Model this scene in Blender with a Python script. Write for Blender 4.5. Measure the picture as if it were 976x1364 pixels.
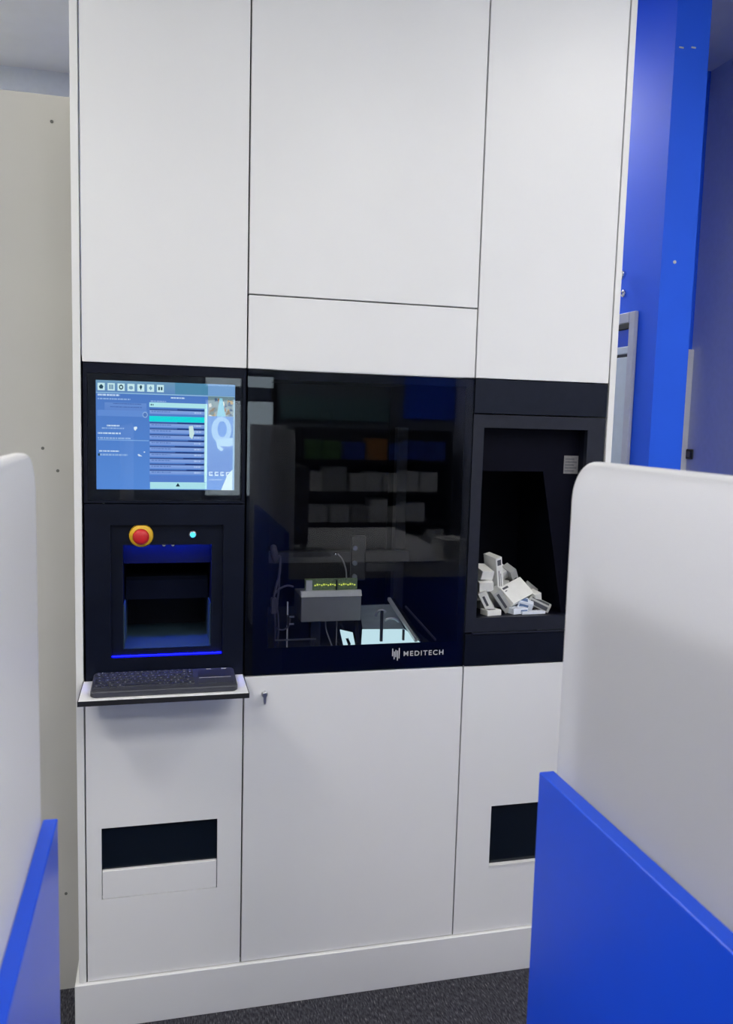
import bpy, bmesh, math, random
from mathutils import Vector, Matrix, Euler

# ------------------------------------------------------------------ clear
for o in list(bpy.data.objects):
    bpy.data.objects.remove(o, do_unlink=True)
scene = bpy.context.scene
COL = scene.collection

# ------------------------------------------------------------------ camera
CX, CY, CZ = 0.1841, -2.1479, 1.6164
YAW, PITCH, ROLL = -0.2453, -0.1080, -0.0275
FPX = 1107.7
cam_d = bpy.data.cameras.new('camera')
cam_d.sensor_fit = 'HORIZONTAL'
cam_d.sensor_width = 36.0
cam_d.lens = FPX / 976.0 * 36.0
cam_d.clip_start = 0.02
cam_d.dof.use_dof = True
cam_d.dof.focus_distance = 2.25
cam_d.dof.aperture_fstop = 11.0
cam_o = bpy.data.objects.new('camera', cam_d)
COL.objects.link(cam_o)
_R = Matrix.Rotation(YAW, 3, 'Z') @ Matrix.Rotation(PITCH, 3, 'X') @ Matrix.Rotation(ROLL, 3, 'Y')
_r, _f, _u = _R.col[0], _R.col[1], _R.col[2]
cam_o.matrix_world = Matrix(((_r.x, _u.x, -_f.x, CX), (_r.y, _u.y, -_f.y, CY), (_r.z, _u.z, -_f.z, CZ), (0, 0, 0, 1)))
scene.camera = cam_o

# ------------------------------------------------------------------ world, exposure
world = bpy.data.worlds.new('world')
scene.world = world
world.use_nodes = True
_bg = world.node_tree.nodes['Background']
_bg.inputs['Color'].default_value = (0.80, 0.90, 1.0, 1)
_bg.inputs['Strength'].default_value = 6.0
scene.view_settings.view_transform = 'Standard'
scene.view_settings.look = 'None'
scene.view_settings.gamma = 1.0
scene.view_settings.use_curve_mapping = False
scene.view_settings.exposure = 0.0
scene.cycles.max_bounces = 8
LAMP = 24.0            # radiance of the ceiling panels
PANELS = [(-0.80, -2.60), (1.30, -2.60), (-0.80, -3.90), (1.30, -3.90), (-0.75, 0.80), (-1.25, -1.20), (2.05, -1.50), (-2.0, 0.80), (1.63, 1.75)]
CEIL = 3.2

# ------------------------------------------------------------------ materials
MATS = {}
def pbr(name, col, rough=0.5, metal=0.0, spec=0.5, noise=0.0, nscale=40.0, bump=0.0, bscale=200.0, emit=None, estr=0.0, trans=0.0, ior=1.5, coat=0.0):
    m = bpy.data.materials.new(name)
    m.use_nodes = True
    nt = m.node_tree
    b = nt.nodes['Principled BSDF']
    b.inputs['Base Color'].default_value = (*col, 1)
    b.inputs['Roughness'].default_value = rough
    b.inputs['Metallic'].default_value = metal
    b.inputs['Specular IOR Level'].default_value = spec
    b.inputs['Transmission Weight'].default_value = trans
    b.inputs['IOR'].default_value = ior
    b.inputs['Coat Weight'].default_value = coat
    if emit:
        b.inputs['Emission Color'].default_value = (*emit, 1)
        b.inputs['Emission Strength'].default_value = estr
    if noise > 0 or bump > 0:
        tc = nt.nodes.new('ShaderNodeTexCoord')
        n = nt.nodes.new('ShaderNodeTexNoise')
        n.inputs['Scale'].default_value = nscale
        n.inputs['Detail'].default_value = 4
        nt.links.new(tc.outputs['Object'], n.inputs['Vector'])
        if noise > 0:
            r = nt.nodes.new('ShaderNodeValToRGB')
            r.color_ramp.elements[0].position = 0.3
            r.color_ramp.elements[1].position = 0.7
            r.color_ramp.elements[0].color = (*[c * (1 - noise) for c in col], 1)
            r.color_ramp.elements[1].color = (*[min(1, c * (1 + noise)) for c in col], 1)
            nt.links.new(n.outputs['Fac'], r.inputs['Fac'])
            nt.links.new(r.outputs['Color'], b.inputs['Base Color'])
        if bump > 0:
            n2 = nt.nodes.new('ShaderNodeTexNoise')
            n2.inputs['Scale'].default_value = bscale
            nt.links.new(tc.outputs['Object'], n2.inputs['Vector'])
            bp = nt.nodes.new('ShaderNodeBump')
            bp.inputs['Strength'].default_value = bump
            bp.inputs['Distance'].default_value = 0.002
            nt.links.new(n2.outputs['Fac'], bp.inputs['Height'])
            nt.links.new(bp.outputs['Normal'], b.inputs['Normal'])
    MATS[name] = m
    return m

def emissive(name, col, s):
    m = bpy.data.materials.new(name)
    m.use_nodes = True
    nt = m.node_tree
    nt.nodes.clear()
    e = nt.nodes.new('ShaderNodeEmission')
    e.inputs['Color'].default_value = (*col, 1)
    e.inputs['Strength'].default_value = s
    o = nt.nodes.new('ShaderNodeOutputMaterial')
    nt.links.new(e.outputs[0], o.inputs['Surface'])
    MATS[name] = m
    return m

def glass(name, tint, rough=0.02, ior=1.5):
    m = bpy.data.materials.new(name)
    m.use_nodes = True
    nt = m.node_tree
    nt.nodes.clear()
    t = nt.nodes.new('ShaderNodeBsdfTransparent')
    t.inputs['Color'].default_value = (*tint, 1)
    g = nt.nodes.new('ShaderNodeBsdfGlossy')
    g.inputs['Roughness'].default_value = rough
    f = nt.nodes.new('ShaderNodeFresnel')
    f.inputs['IOR'].default_value = ior
    mx = nt.nodes.new('ShaderNodeMixShader')
    o = nt.nodes.new('ShaderNodeOutputMaterial')
    nt.links.new(f.outputs[0], mx.inputs[0])
    nt.links.new(t.outputs[0], mx.inputs[1])
    nt.links.new(g.outputs[0], mx.inputs[2])
    nt.links.new(mx.outputs[0], o.inputs['Surface'])
    MATS[name] = m
    return m

def acrylic(name):
    m = bpy.data.materials.new(name)
    m.use_nodes = True
    nt = m.node_tree
    nt.nodes.clear()
    d = nt.nodes.new('ShaderNodeBsdfDiffuse')
    d.inputs['Color'].default_value = (0.94, 0.945, 0.97, 1)
    t = nt.nodes.new('ShaderNodeBsdfTranslucent')
    t.inputs['Color'].default_value = (0.98, 0.98, 0.985, 1)
    mx = nt.nodes.new('ShaderNodeMixShader')
    mx.inputs[0].default_value = 0.62
    g = nt.nodes.new('ShaderNodeBsdfGlossy')
    g.inputs['Roughness'].default_value = 0.45
    f = nt.nodes.new('ShaderNodeFresnel')
    f.inputs['IOR'].default_value = 1.35
    mx2 = nt.nodes.new('ShaderNodeMixShader')
    o = nt.nodes.new('ShaderNodeOutputMaterial')
    nt.links.new(d.outputs[0], mx.inputs[1])
    nt.links.new(t.outputs[0], mx.inputs[2])
    nt.links.new(f.outputs[0], mx2.inputs[0])
    nt.links.new(mx.outputs[0], mx2.inputs[1])
    nt.links.new(g.outputs[0], mx2.inputs[2])
    nt.links.new(mx2.outputs[0], o.inputs['Surface'])
    MATS[name] = m
    return m

def colour_attr_emission(name, s):
    m = bpy.data.materials.new(name)
    m.use_nodes = True
    nt = m.node_tree
    nt.nodes.clear()
    a = nt.nodes.new('ShaderNodeAttribute')
    a.attribute_name = 'Col'
    e = nt.nodes.new('ShaderNodeEmission')
    e.inputs['Strength'].default_value = s
    o = nt.nodes.new('ShaderNodeOutputMaterial')
    nt.links.new(a.outputs['Color'], e.inputs['Color'])
    nt.links.new(e.outputs[0], o.inputs['Surface'])
    MATS[name] = m
    return m

def carpet_mat(name):
    m = bpy.data.materials.new(name)
    m.use_nodes = True
    nt = m.node_tree
    b = nt.nodes['Principled BSDF']
    b.inputs['Roughness'].default_value = 0.95
    b.inputs['Specular IOR Level'].default_value = 0.1
    tc = nt.nodes.new('ShaderNodeTexCoord')
    mp = nt.nodes.new('ShaderNodeMapping')
    mp.inputs['Scale'].default_value = (260, 60, 1)
    mp.inputs['Rotation'].default_value = (0, 0, 0.15)
    n = nt.nodes.new('ShaderNodeTexNoise')
    n.inputs['Scale'].default_value = 1.0
    n.inputs['Detail'].default_value = 3
    r = nt.nodes.new('ShaderNodeValToRGB')
    e = r.color_ramp.elements
    e[0].position = 0.35; e[0].color = (0.026, 0.026, 0.034, 1)
    e[1].position = 0.62; e[1].color = (0.082, 0.082, 0.096, 1)
    x = r.color_ramp.elements.new(0.74); x.color = (0.22, 0.21, 0.21, 1)
    n2 = nt.nodes.new('ShaderNodeTexNoise')
    n2.inputs['Scale'].default_value = 350
    bp = nt.nodes.new('ShaderNodeBump')
    bp.inputs['Strength'].default_value = 0.7
    bp.inputs['Distance'].default_value = 0.004
    nt.links.new(tc.outputs['Object'], mp.inputs['Vector'])
    nt.links.new(mp.outputs[0], n.inputs['Vector'])
    nt.links.new(n.outputs['Fac'], r.inputs['Fac'])
    nt.links.new(r.outputs['Color'], b.inputs['Base Color'])
    nt.links.new(tc.outputs['Object'], n2.inputs['Vector'])
    nt.links.new(n2.outputs['Fac'], bp.inputs['Height'])
    nt.links.new(bp.outputs['Normal'], b.inputs['Normal'])
    MATS[name] = m

pbr('white_laminate', (0.82, 0.82, 0.815), 0.38, noise=0.012, nscale=3, bump=0.03, bscale=500)
pbr('white_edge', (0.82, 0.82, 0.80), 0.4, noise=0.01, nscale=6)
pbr('carcass', (0.05, 0.052, 0.055), 0.7, noise=0.1)
pbr('black_satin', (0.005, 0.007, 0.016), 0.38, spec=0.14, noise=0.15, nscale=12, bump=0.02, bscale=900)
pbr('black_gloss', (0.004, 0.006, 0.014), 0.2, spec=0.1, noise=0.1)
pbr('black_matt', (0.004, 0.005, 0.012), 0.55, spec=0.15, noise=0.15)
pbr('bay_black', (0.011, 0.013, 0.023), 0.42, spec=0.35, noise=0.12, bump=0.02, bscale=700)
pbr('bay_dark', (0.0025, 0.0027, 0.008), 0.5, spec=0.08, noise=0.12)
pbr('header_black', (0.010, 0.013, 0.024), 0.45, spec=0.16, noise=0.1)
pbr('slot_dark', (0.004, 0.008, 0.016), 0.14, noise=0.1)
glass('door_glass', (0.84, 0.85, 0.87), 0.015, 1.34)
glass('monitor_glass', (0.97, 0.97, 0.97), 0.015, 1.36)
glass('window_glass', (0.92, 0.95, 0.95))
pbr('shelf_white', (0.88, 0.88, 0.89), 0.35, noise=0.01)
pbr('edge_black', (0.012, 0.012, 0.014), 0.5, noise=0.1)
pbr('keyboard_body', (0.045, 0.048, 0.062), 0.45, noise=0.08, bump=0.05, bscale=1500)
pbr('keyboard_key', (0.028, 0.030, 0.042), 0.42, noise=0.08)
pbr('key_print', (0.42, 0.42, 0.45), 0.6, noise=0.05)
pbr('red_plastic', (0.62, 0.015, 0.02), 0.4, noise=0.05)
pbr('yellow_plastic', (0.80, 0.47, 0.015), 0.45, noise=0.05)
pbr('steel', (0.55, 0.56, 0.57), 0.35, metal=1.0, noise=0.05)
pbr('chrome', (0.8, 0.8, 0.82), 0.12, metal=1.0, noise=0.02)
pbr('tray_steel', (0.035, 0.075, 0.11), 0.5, metal=0.0, noise=0.06)
pbr('aluminium', (0.88, 0.88, 0.86), 0.45, metal=0.2, noise=0.04)
pbr('grey_housing', (0.27, 0.27, 0.27), 0.5, noise=0.05)
pbr('circuit_green', (0.22, 0.30, 0.15), 0.5, noise=0.35, nscale=300)
pbr('cable_grey', (0.35, 0.35, 0.36), 0.5, noise=0.05)
pbr('mech_dark', (0.035, 0.037, 0.045), 0.45, noise=0.2, nscale=60)
pbr('mech_mid', (0.11, 0.10, 0.13), 0.45, noise=0.2, nscale=60)
emissive('indicator_yellow', (0.78, 0.90, 0.14), 1.1)
emissive('indicator_cyan', (0.06, 0.62, 1.0), 2.2)
emissive('lip_glow_blue', (0.0016, 0.0024, 1.0), 20.0)
emissive('strip_blue_bright', (0.001, 0.05, 1.0), 240.0)
emissive('hatch_fill_white', (0.90, 0.96, 1.0), 6.0)
emissive('light_tray', (0.66, 0.92, 0.96), 1.15)
colour_attr_emission('screen_picture', 1.0)
pbr('logo_print', (0.60, 0.60, 0.62), 0.5, noise=0.02)
pbr('blue_laminate', (0.008, 0.078, 0.70), 0.28, spec=0.32, noise=0.03, nscale=5, bump=0.015, bscale=700)
pbr('blue_paint', (0.018, 0.135, 0.93), 0.60, spec=0.35, noise=0.02, nscale=4, bump=0.05, bscale=350)
acrylic('frosted_acrylic')
pbr('beige_paint', (0.52, 0.51, 0.475), 0.55, noise=0.025, nscale=3, bump=0.03, bscale=300)
pbr('ceiling_white', (0.88, 0.875, 0.85), 0.8, noise=0.02, nscale=8, bump=0.05, bscale=300)
pbr('bluegrey_paint', (0.76, 0.80, 0.83), 0.7, noise=0.02)
pbr('lavender_paint', (0.60, 0.64, 0.78), 0.6, noise=0.03, bump=0.03, bscale=300)
pbr('grey_metal_frame', (0.50, 0.52, 0.60), 0.4, noise=0.03)
pbr('door_leaf', (0.64, 0.72, 0.78), 0.25, noise=0.03)
pbr('back_white', (0.72, 0.72, 0.72), 0.6, noise=0.02)
pbr('slate_paint', (0.20, 0.23, 0.27), 0.6, noise=0.03)
carpet_mat('carpet')
emissive('lamp_diffuser', (1.0, 0.972, 0.915), LAMP)
pbr('lamp_frame', (0.75, 0.75, 0.75), 0.5, noise=0.02)
pbr('box_white', (0.80, 0.80, 0.77), 0.5, noise=0.03, nscale=60)
pbr('box_grey', (0.45, 0.46, 0.45), 0.5, noise=0.05, nscale=60)
pbr('box_bluewhite', (0.70, 0.75, 0.84), 0.45, noise=0.05, nscale=60)
pbr('print_dark', (0.07, 0.075, 0.09), 0.6, noise=0.3, nscale=600)
pbr('print_blue', (0.10, 0.17, 0.33), 0.6, noise=0.3, nscale=500)
pbr('slide_grey', (0.45, 0.52, 0.56), 0.4, noise=0.1)
pbr('sticker_grey', (0.19, 0.185, 0.19), 0.5, noise=0.15, nscale=150)
pbr('monitor_back', (0.16, 0.16, 0.15), 0.5, noise=0.05)
pbr('teal_board', (0.16, 0.28, 0.29), 0.5, noise=0.25, nscale=3)
pbr('product_green', (0.12, 0.26, 0.08), 0.5, noise=0.2)
pbr('product_blue', (0.03, 0.10, 0.5), 0.5, noise=0.1)
pbr('product_orange', (0.55, 0.25, 0.06), 0.5, noise=0.1)
pbr('screw_dark', (0.12, 0.12, 0.11), 0.6, noise=0.1)

# ------------------------------------------------------------------ mesh helpers
ROOT = {}      # object -> world origin its mesh coordinates are relative to
def link(name, me, mat, parent=None, origin=None):
    o = bpy.data.objects.new(name, me)
    COL.objects.link(o)
    if mat:
        if not me.materials:
            me.materials.append(MATS[mat])
    if parent is not None:
        o.parent = parent
        ROOT[o.name] = ROOT[parent.name]
    else:
        org = Vector(origin) if origin is not None else Vector((0, 0, 0))
        o.location = org
        ROOT[o.name] = org
    return o

def finish(name, bm, mat, parent=None, origin=None, smooth=False):
    """bm is in world coordinates"""
    org = ROOT[parent.name] if parent is not None else (Vector(origin) if origin is not None else Vector((0, 0, 0)))
    bmesh.ops.translate(bm, verts=bm.verts, vec=-org)
    bmesh.ops.recalc_face_normals(bm, faces=bm.faces)
    me = bpy.data.meshes.new(name)
    bm.to_mesh(me)
    bm.free()
    if smooth:
        for p in me.polygons:
            p.use_smooth = True
    return link(name, me, mat, parent, origin)

def thing(name, origin, label, cat, group=None):
    o = bpy.data.objects.new(name, None)
    COL.objects.link(o)
    o.empty_display_size = 0.05
    o.location = origin
    ROOT[o.name] = Vector(origin)
    tag(o, label, cat, group)
    return o

def tag(o, label, cat, group=None):
    o['label'] = label
    o['category'] = cat
    if group:
        o['group'] = group
    return o

def structure(o, label=None):
    o['kind'] = 'structure'
    if label:
        o['label'] = label
    return o

def bm_box(bm, x0, x1, y0, y1, z0, z1, bevel=0.0, seg=1, M=None):
    b2 = bmesh.new()
    bmesh.ops.create_cube(b2, size=1.0)
    for v in b2.verts:
        v.co = Vector((x0 + (v.co.x + .5) * (x1 - x0), y0 + (v.co.y + .5) * (y1 - y0), z0 + (v.co.z + .5) * (z1 - z0)))
    if bevel > 0:
        bmesh.ops.bevel(b2, geom=b2.edges[:], offset=bevel, segments=seg, profile=0.5, affect='EDGES')
    if M is not None:
        bmesh.ops.transform(b2, matrix=M, verts=b2.verts)
    me = bpy.data.meshes.new('t')
    b2.to_mesh(me); b2.free()
    bm.from_mesh(me)
    bpy.data.meshes.remove(me)

def box(name, x0, x1, y0, y1, z0, z1, mat, parent=None, bevel=0.0, seg=1, origin=None, M=None):
    bm = bmesh.new()
    bm_box(bm, x0, x1, y0, y1, z0, z1, bevel, seg, M)
    return finish(name, bm, mat, parent, origin)

def bm_plate(bm, x0, x1, z0, z1, holes, y0, y1):
    """slab in the XZ plane between y0 (front) and y1 with rectangular holes"""
    xs = sorted(set([x0, x1] + [h[0] for h in holes] + [h[1] for h in holes]))
    zs = sorted(set([z0, z1] + [h[2] for h in holes] + [h[3] for h in holes]))
    def solid(i, j):
        if i < 0 or j < 0 or i >= len(xs) - 1 or j >= len(zs) - 1:
            return False
        cx, cz = (xs[i] + xs[i+1]) / 2, (zs[j] + zs[j+1]) / 2
        return not any(h[0] < cx < h[1] and h[2] < cz < h[3] for h in holes)
    V = {}
    def v(i, j, k):
        if (i, j, k) not in V:
            V[(i, j, k)] = bm.verts.new((xs[i], (y0, y1)[k], zs[j]))
        return V[(i, j, k)]
    for i in range(len(xs) - 1):
        for j in range(len(zs) - 1):
            if not solid(i, j):
                continue
            bm.faces.new((v(i, j, 0), v(i+1, j, 0), v(i+1, j+1, 0), v(i, j+1, 0)))
            bm.faces.new((v(i, j, 1), v(i, j+1, 1), v(i+1, j+1, 1), v(i+1, j, 1)))
            if not solid(i-1, j): bm.faces.new((v(i, j, 0), v(i, j+1, 0), v(i, j+1, 1), v(i, j, 1)))
            if not solid(i+1, j): bm.faces.new((v(i+1, j, 0), v(i+1, j, 1), v(i+1, j+1, 1), v(i+1, j+1, 0)))
            if not solid(i, j-1): bm.faces.new((v(i, j, 0), v(i, j, 1), v(i+1, j, 1), v(i+1, j, 0)))
            if not solid(i, j+1): bm.faces.new((v(i, j+1, 0), v(i+1, j+1, 0), v(i+1, j+1, 1), v(i, j+1, 1)))

def plate(name, x0, x1, z0, z1, holes, y0, y1, mat, parent=None, origin=None):
    bm = bmesh.new()
    bm_plate(bm, x0, x1, z0, z1, holes, y0, y1)
    return finish(name, bm, mat, parent, origin)

def bm_prism(bm, poly, y0, y1, axis='Y'):
    """extrude a polygon: axis Y: pts (x,z); axis X: pts (y,z)"""
    def P(p, k):
        return (p[0], k, p[1]) if axis == 'Y' else (k, p[0], p[1])
    a = [bm.verts.new(P(p, y0)) for p in poly]
    b = [bm.verts.new(P(p, y1)) for p in poly]
    bm.faces.new(a)
    bm.faces.new(b[::-1])
    n = len(poly)
    for i in range(n):
        bm.faces.new((a[i], b[i], b[(i+1) % n], a[(i+1) % n]))

def prism(name, poly, y0, y1, mat, parent=None, axis='Y', bevel=0.0, seg=2, origin=None, smooth=False):
    bm = bmesh.new()
    bm_prism(bm, poly, y0, y1, axis)
    if bevel > 0:
        bmesh.ops.recalc_face_normals(bm, faces=bm.faces)
        es = [e for e in bm.edges if len(e.link_faces) == 2 and e.link_faces[0].normal.angle(e.link_faces[1].normal) > 0.6]
        bmesh.ops.bevel(bm, geom=es, offset=bevel, segments=seg, profile=0.5, affect='EDGES')
    return finish(name, bm, mat, parent, origin, smooth)

def bm_cyl(bm, p0, p1, r0, r1=None, n=16, caps=True):
    p0, p1 = Vector(p0), Vector(p1)
    r1 = r0 if r1 is None else r1
    d = (p1 - p0).normalized()
    a = d.orthogonal().normalized()
    b = d.cross(a)
    A = [bm.verts.new(p0 + r0 * (a * math.cos(t) + b * math.sin(t))) for t in [2 * math.pi * i / n for i in range(n)]]
    B = [bm.verts.new(p1 + r1 * (a * math.cos(t) + b * math.sin(t))) for t in [2 * math.pi * i / n for i in range(n)]]
    for i in range(n):
        bm.faces.new((A[i], A[(i+1) % n], B[(i+1) % n], B[i]))
    if caps:
        bm.faces.new(A[::-1]); bm.faces.new(B)

def cyl(name, p0, p1, r0, mat, parent=None, r1=None, n=16, origin=None):
    bm = bmesh.new()
    bm_cyl(bm, p0, p1, r0, r1, n)
    return finish(name, bm, mat, parent, origin)

def tube(name, pts, r, mat, parent=None, n=8, origin=None):
    """smooth tube through points (Catmull-Rom)"""
    P = [Vector(p) for p in pts]
    Q = []
    for i in range(len(P) - 1):
        p0, p1, p2, p3 = P[max(i-1, 0)], P[i], P[i+1], P[min(i+2, len(P)-1)]
        for k in range(6):
            t = k / 6
            Q.append(0.5 * ((2*p1) + (-p0+p2)*t + (2*p0-5*p1+4*p2-p3)*t*t + (-p0+3*p1-3*p2+p3)*t**3))
    Q.append(P[-1])
    bm = bmesh.new()
    rings = []
    a = None
    for i, q in enumerate(Q):
        d = (Q[min(i+1, len(Q)-1)] - Q[max(i-1, 0)]).normalized()
        a = d.orthogonal().normalized() if a is None else (a - d * a.dot(d)).normalized()
        b = d.cross(a)
        rings.append([bm.verts.new(q + r * (a * math.cos(2*math.pi*k/n) + b * math.sin(2*math.pi*k/n))) for k in range(n)])
    for A, B in zip(rings, rings[1:]):
        for k in range(n):
            bm.faces.new((A[k], A[(k+1) % n], B[(k+1) % n], B[k]))
    bm.faces.new(rings[0][::-1]); bm.faces.new(rings[-1])
    return finish(name, bm, mat, parent, origin, smooth=True)

def lathe(name, centre, axis, prof, mat, parent=None, n=28, smooth=True):
    """prof: list of (distance along axis, radius)"""
    c, d = Vector(centre), Vector(axis).normalized()
    a = d.orthogonal().normalized(); b = d.cross(a)
    bm = bmesh.new()
    rings = []
    for t, r in prof:
        rings.append([bm.verts.new(c + d * t + max(r, 1e-5) * (a * math.cos(2*math.pi*k/n) + b * math.sin(2*math.pi*k/n))) for k in range(n)])
    for A, B in zip(rings, rings[1:]):
        for k in range(n):
            bm.faces.new((A[k], A[(k+1) % n], B[(k+1) % n], B[k]))
    bm.faces.new(rings[0][::-1]); bm.faces.new(rings[-1])
    return finish(name, bm, mat, parent, None, smooth)

def round_rect(x0, x1, z0, z1, r, n=6, corners=(1, 1, 1, 1)):
    """bl, br, tr, tl"""
    out = []
    for (cx, cz, a0, on) in ((x0 + r, z0 + r, math.pi, corners[0]), (x1 - r, z0 + r, 1.5 * math.pi, corners[1]),
                             (x1 - r, z1 - r, 0, corners[2]), (x0 + r, z1 - r, 0.5 * math.pi, corners[3])):
        if on:
            for k in range(n + 1):
                t = a0 + k / n * math.pi / 2
                out.append((cx + r * math.cos(t), cz + r * math.sin(t)))
        else:
            out.append((cx + (r if a0 in (0, 1.5 * math.pi) else -r), cz + (r if a0 in (0, 0.5 * math.pi) else -r)))
    return out

# ================================================================== THE SETTING
YB, XL, XR, YF = -4.4, -3.0, 2.552, 2.17
structure(box('floor', XL - .1, XR + .2, YB - .1, YF + .1, -0.05, 0.0, 'carpet'), 'dark charcoal flecked carpet floor')
structure(box('ceiling', XL - .1, XR + .2, YB - .1, YF + .1, CEIL, CEIL + .05, 'ceiling_white'), 'plain white ceiling')
structure(box('wall_left', XL, -0.0205, 0.173, 0.26, 0, 2.41, 'beige_paint'), 'beige grey partition wall beside the machine')
wl = bpy.data.objects['wall_left']
for sx, sz in ((-0.0798, 2.3465), (-0.1124, 1.5245), (-0.0760, 1.4659), (-0.0684, 0.2854)):
    cyl('wall_dot', (sx, 0.1735, sz), (sx, 0.1715, sz), 0.0042, 'screw_dark', wl, n=10)
structure(box('wall_far', XL, 1.897, YF, YF + .1, 0, CEIL, 'bluegrey_paint'), 'blue grey far wall seen above the partition')
structure(box('wall_side', XL - .1, XL, YB, YF + .1, 0, CEIL, 'back_white'))
structure(box('wall_right', XR, XR + .1, YB, 1.354, 0, CEIL, 'lavender_paint'), 'lavender grey side wall at the right edge')
structure(box('wall_blue', 1.897, 2.030, 0.524, YF + .1, 0, CEIL, 'blue_paint'), 'bright blue painted wall end to the right of the machine')
structure(box('wall_corner', 2.030, XR, 1.254, 1.354, 0, CEIL, 'blue_paint'), 'narrow blue wall deep in the right corner')
wb = bpy.data.objects['wall_blue']
cyl('wall_dot', (1.9490, .5245, 2.2070), (1.9490, .521, 2.2070), 0.006, 'box_white', wb, n=12)  # small white dot on the blue wall end
for sx, sz in ((1.9210, 2.9225), (1.9680, 2.9285)):
    box('pale_mark', sx - .009, sx + .009, .521, .5245, sz - .0025, sz + .0025, 'box_white', wb, bevel=.001)  # two small pale marks high on the blue wall end
structure(box('trim_1', 2.49, XR, 1.236, 1.254, 0, 1.985, 'white_edge', bevel=.002), 'pale door jamb in the right corner')

# glazed door in the blue wall
d1 = structure(bpy.data.objects.new('door_1', None), 'grey framed glazed door in the blue wall')
COL.objects.link(d1); d1.location = (1.897, 0.6455, 0); ROOT[d1.name] = Vector(d1.location)
dy0, dy1 = 0.6455, 1.55
jw = 0.041
box('door_jamb', 1.881, 1.8965, dy0, dy0 + jw, 0, 2.05, 'grey_metal_frame', d1, bevel=.003)
box('door_jamb', 1.881, 1.8965, dy1 - jw, dy1, 0, 2.05, 'grey_metal_frame', d1, bevel=.003)
box('door_head', 1.881, 1.8965, dy0 + jw, dy1 - jw, 2.011, 2.05, 'grey_metal_frame', d1, bevel=.003)
box('door_closer', 1.882, 1.8965, dy0 + jw, dy1 - jw, 1.989, 2.010, 'edge_black', d1, bevel=.002)
box('transom_pane', 1.889, 1.8965, dy0 + jw, dy1 - jw, 1.926, 1.988, 'blue_laminate', d1)
box('door_rail', 1.885, 1.8965, dy0 + jw, dy1 - jw, 1.897, 1.925, 'door_leaf', d1, bevel=.003)
box('door_seal', 1.890, 1.8965, dy0 + jw, dy1 - jw, 1.886, 1.8965, 'edge_black', d1)
box('door_leaf', 1.886, 1.8965, dy0 + jw, dy1 - jw, 0.01, 1.8855, 'door_leaf', d1, bevel=.002)

# rear wall behind the camera with a window (seen mirrored in the dark glass)
plate('wall_back', XL, XR, 0, CEIL, [(0.50, 1.08, 0.98, 1.97)], YB - .1, YB, 'slate_paint')
structure(bpy.data.objects['wall_back'])
w1 = structure(bpy.data.objects.new('window_1', None), 'small window in the rear wall')
COL.objects.link(w1); w1.location = (0.79, YB, 0.98); ROOT[w1.name] = Vector(w1.location)
plate('window_frame', 0.50, 1.08, 0.98, 1.97, [(0.53, 0.80, 1.01, 1.75), (0.825, 1.055, 1.01, 1.75), (0.53, 0.80, 1.86, 1.945), (0.825, 1.055, 1.86, 1.945)], YB - .07, YB - .02, 'edge_black', w1)
for (a, b_, c, d_) in ((0.53, 0.80, 1.01, 1.75), (0.825, 1.055, 1.01, 1.75), (0.53, 0.80, 1.86, 1.945), (0.825, 1.055, 1.86, 1.945)):
    box('window_pane', a, b_, YB - .05, YB - .044, c, d_, 'window_glass', w1)

# ceiling lights
places = ['over the left counter in front of the machine', 'over the right counter in front of the machine', 'at the rear left behind the camera',
          'at the rear right behind the camera', 'added out of view behind the beige partition wall', 'at the left of the aisle', 'at the right of the aisle', 'added out of view far left behind the partition wall', 'added out of view in the alcove behind the machine']  # panels behind the partition and in the alcove are unseen, added to brighten
for i, (lx, ly) in enumerate(PANELS):
    t = thing('ceiling_light', (lx, ly, CEIL), 'square white ceiling light panel ' + places[i], 'ceiling light', 'square ceiling light panels')
    plate_bm = bmesh.new()
    bm_plate(plate_bm, lx - .31, lx + .31, ly - .31, ly + .31, [(lx - .29, lx + .29, ly - .29, ly + .29)], 0, 0.018)
    for v in plate_bm.verts:      # lay flat under the ceiling
        v.co = Vector((v.co.x, v.co.z, CEIL - 0.0185 + v.co.y))
    finish('frame', plate_bm, 'lamp_frame', t)
    box('diffuser', lx - .29, lx + .29, ly - .29, ly + .29, CEIL - .012, CEIL - .002, 'lamp_diffuser', t)

# ================================================================== THE MACHINE
X1, X2, X3, X4 = 0.0, 0.400, 1.016, 1.4195
ZB0, ZB1 = 0.938, 1.7415       # black band
ZT = CEIL - 0.001
G = 0.002                      # half gap
m = thing('dispensing_machine', (0.71, 0.0, 0.0), 'tall white medicine dispensing cabinet with a black band of screen, glass and bays', 'machine')
box('plinth', -0.030, 1.450, -0.010, 0.84, 0.0, 0.130, 'white_laminate', m, bevel=.0012)
box('side_panel', -0.020, X1 - G, 0.0, 0.85, 0.1305, ZT, 'white_edge', m, bevel=.001)
box('side_panel', X4 + G, 1.440, 0.0, 0.85, 0.1305, ZT, 'white_edge', m, bevel=.001)
# dark carcass behind the fronts
box('backing_board', X1, X4, 0.024, 0.030, 0.1305, ZB0 - .02, 'carcass', m)
box('backing_board', X1, X4, 0.024, 0.030, ZB1 + .02, ZT, 'carcass', m)
box('interior_floor', X1, X4, 0.021, 0.85, ZB0 - .02, ZB0 - .004, 'carcass', m)
box('interior_ceiling', X1, X4, 0.021, 0.85, ZB1 + .004, ZB1 + .02, 'carcass', m)
box('interior_back', X1, X4, 0.832, 0.85, ZB0 - .004, ZB1 + .004, 'black_matt', m)
for xx in (X2, X3):
    box('divider', xx - .006, xx + .006, 0.030, 0.832, ZB0 - .004, ZB1 + .004, 'black_matt', m)
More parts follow.
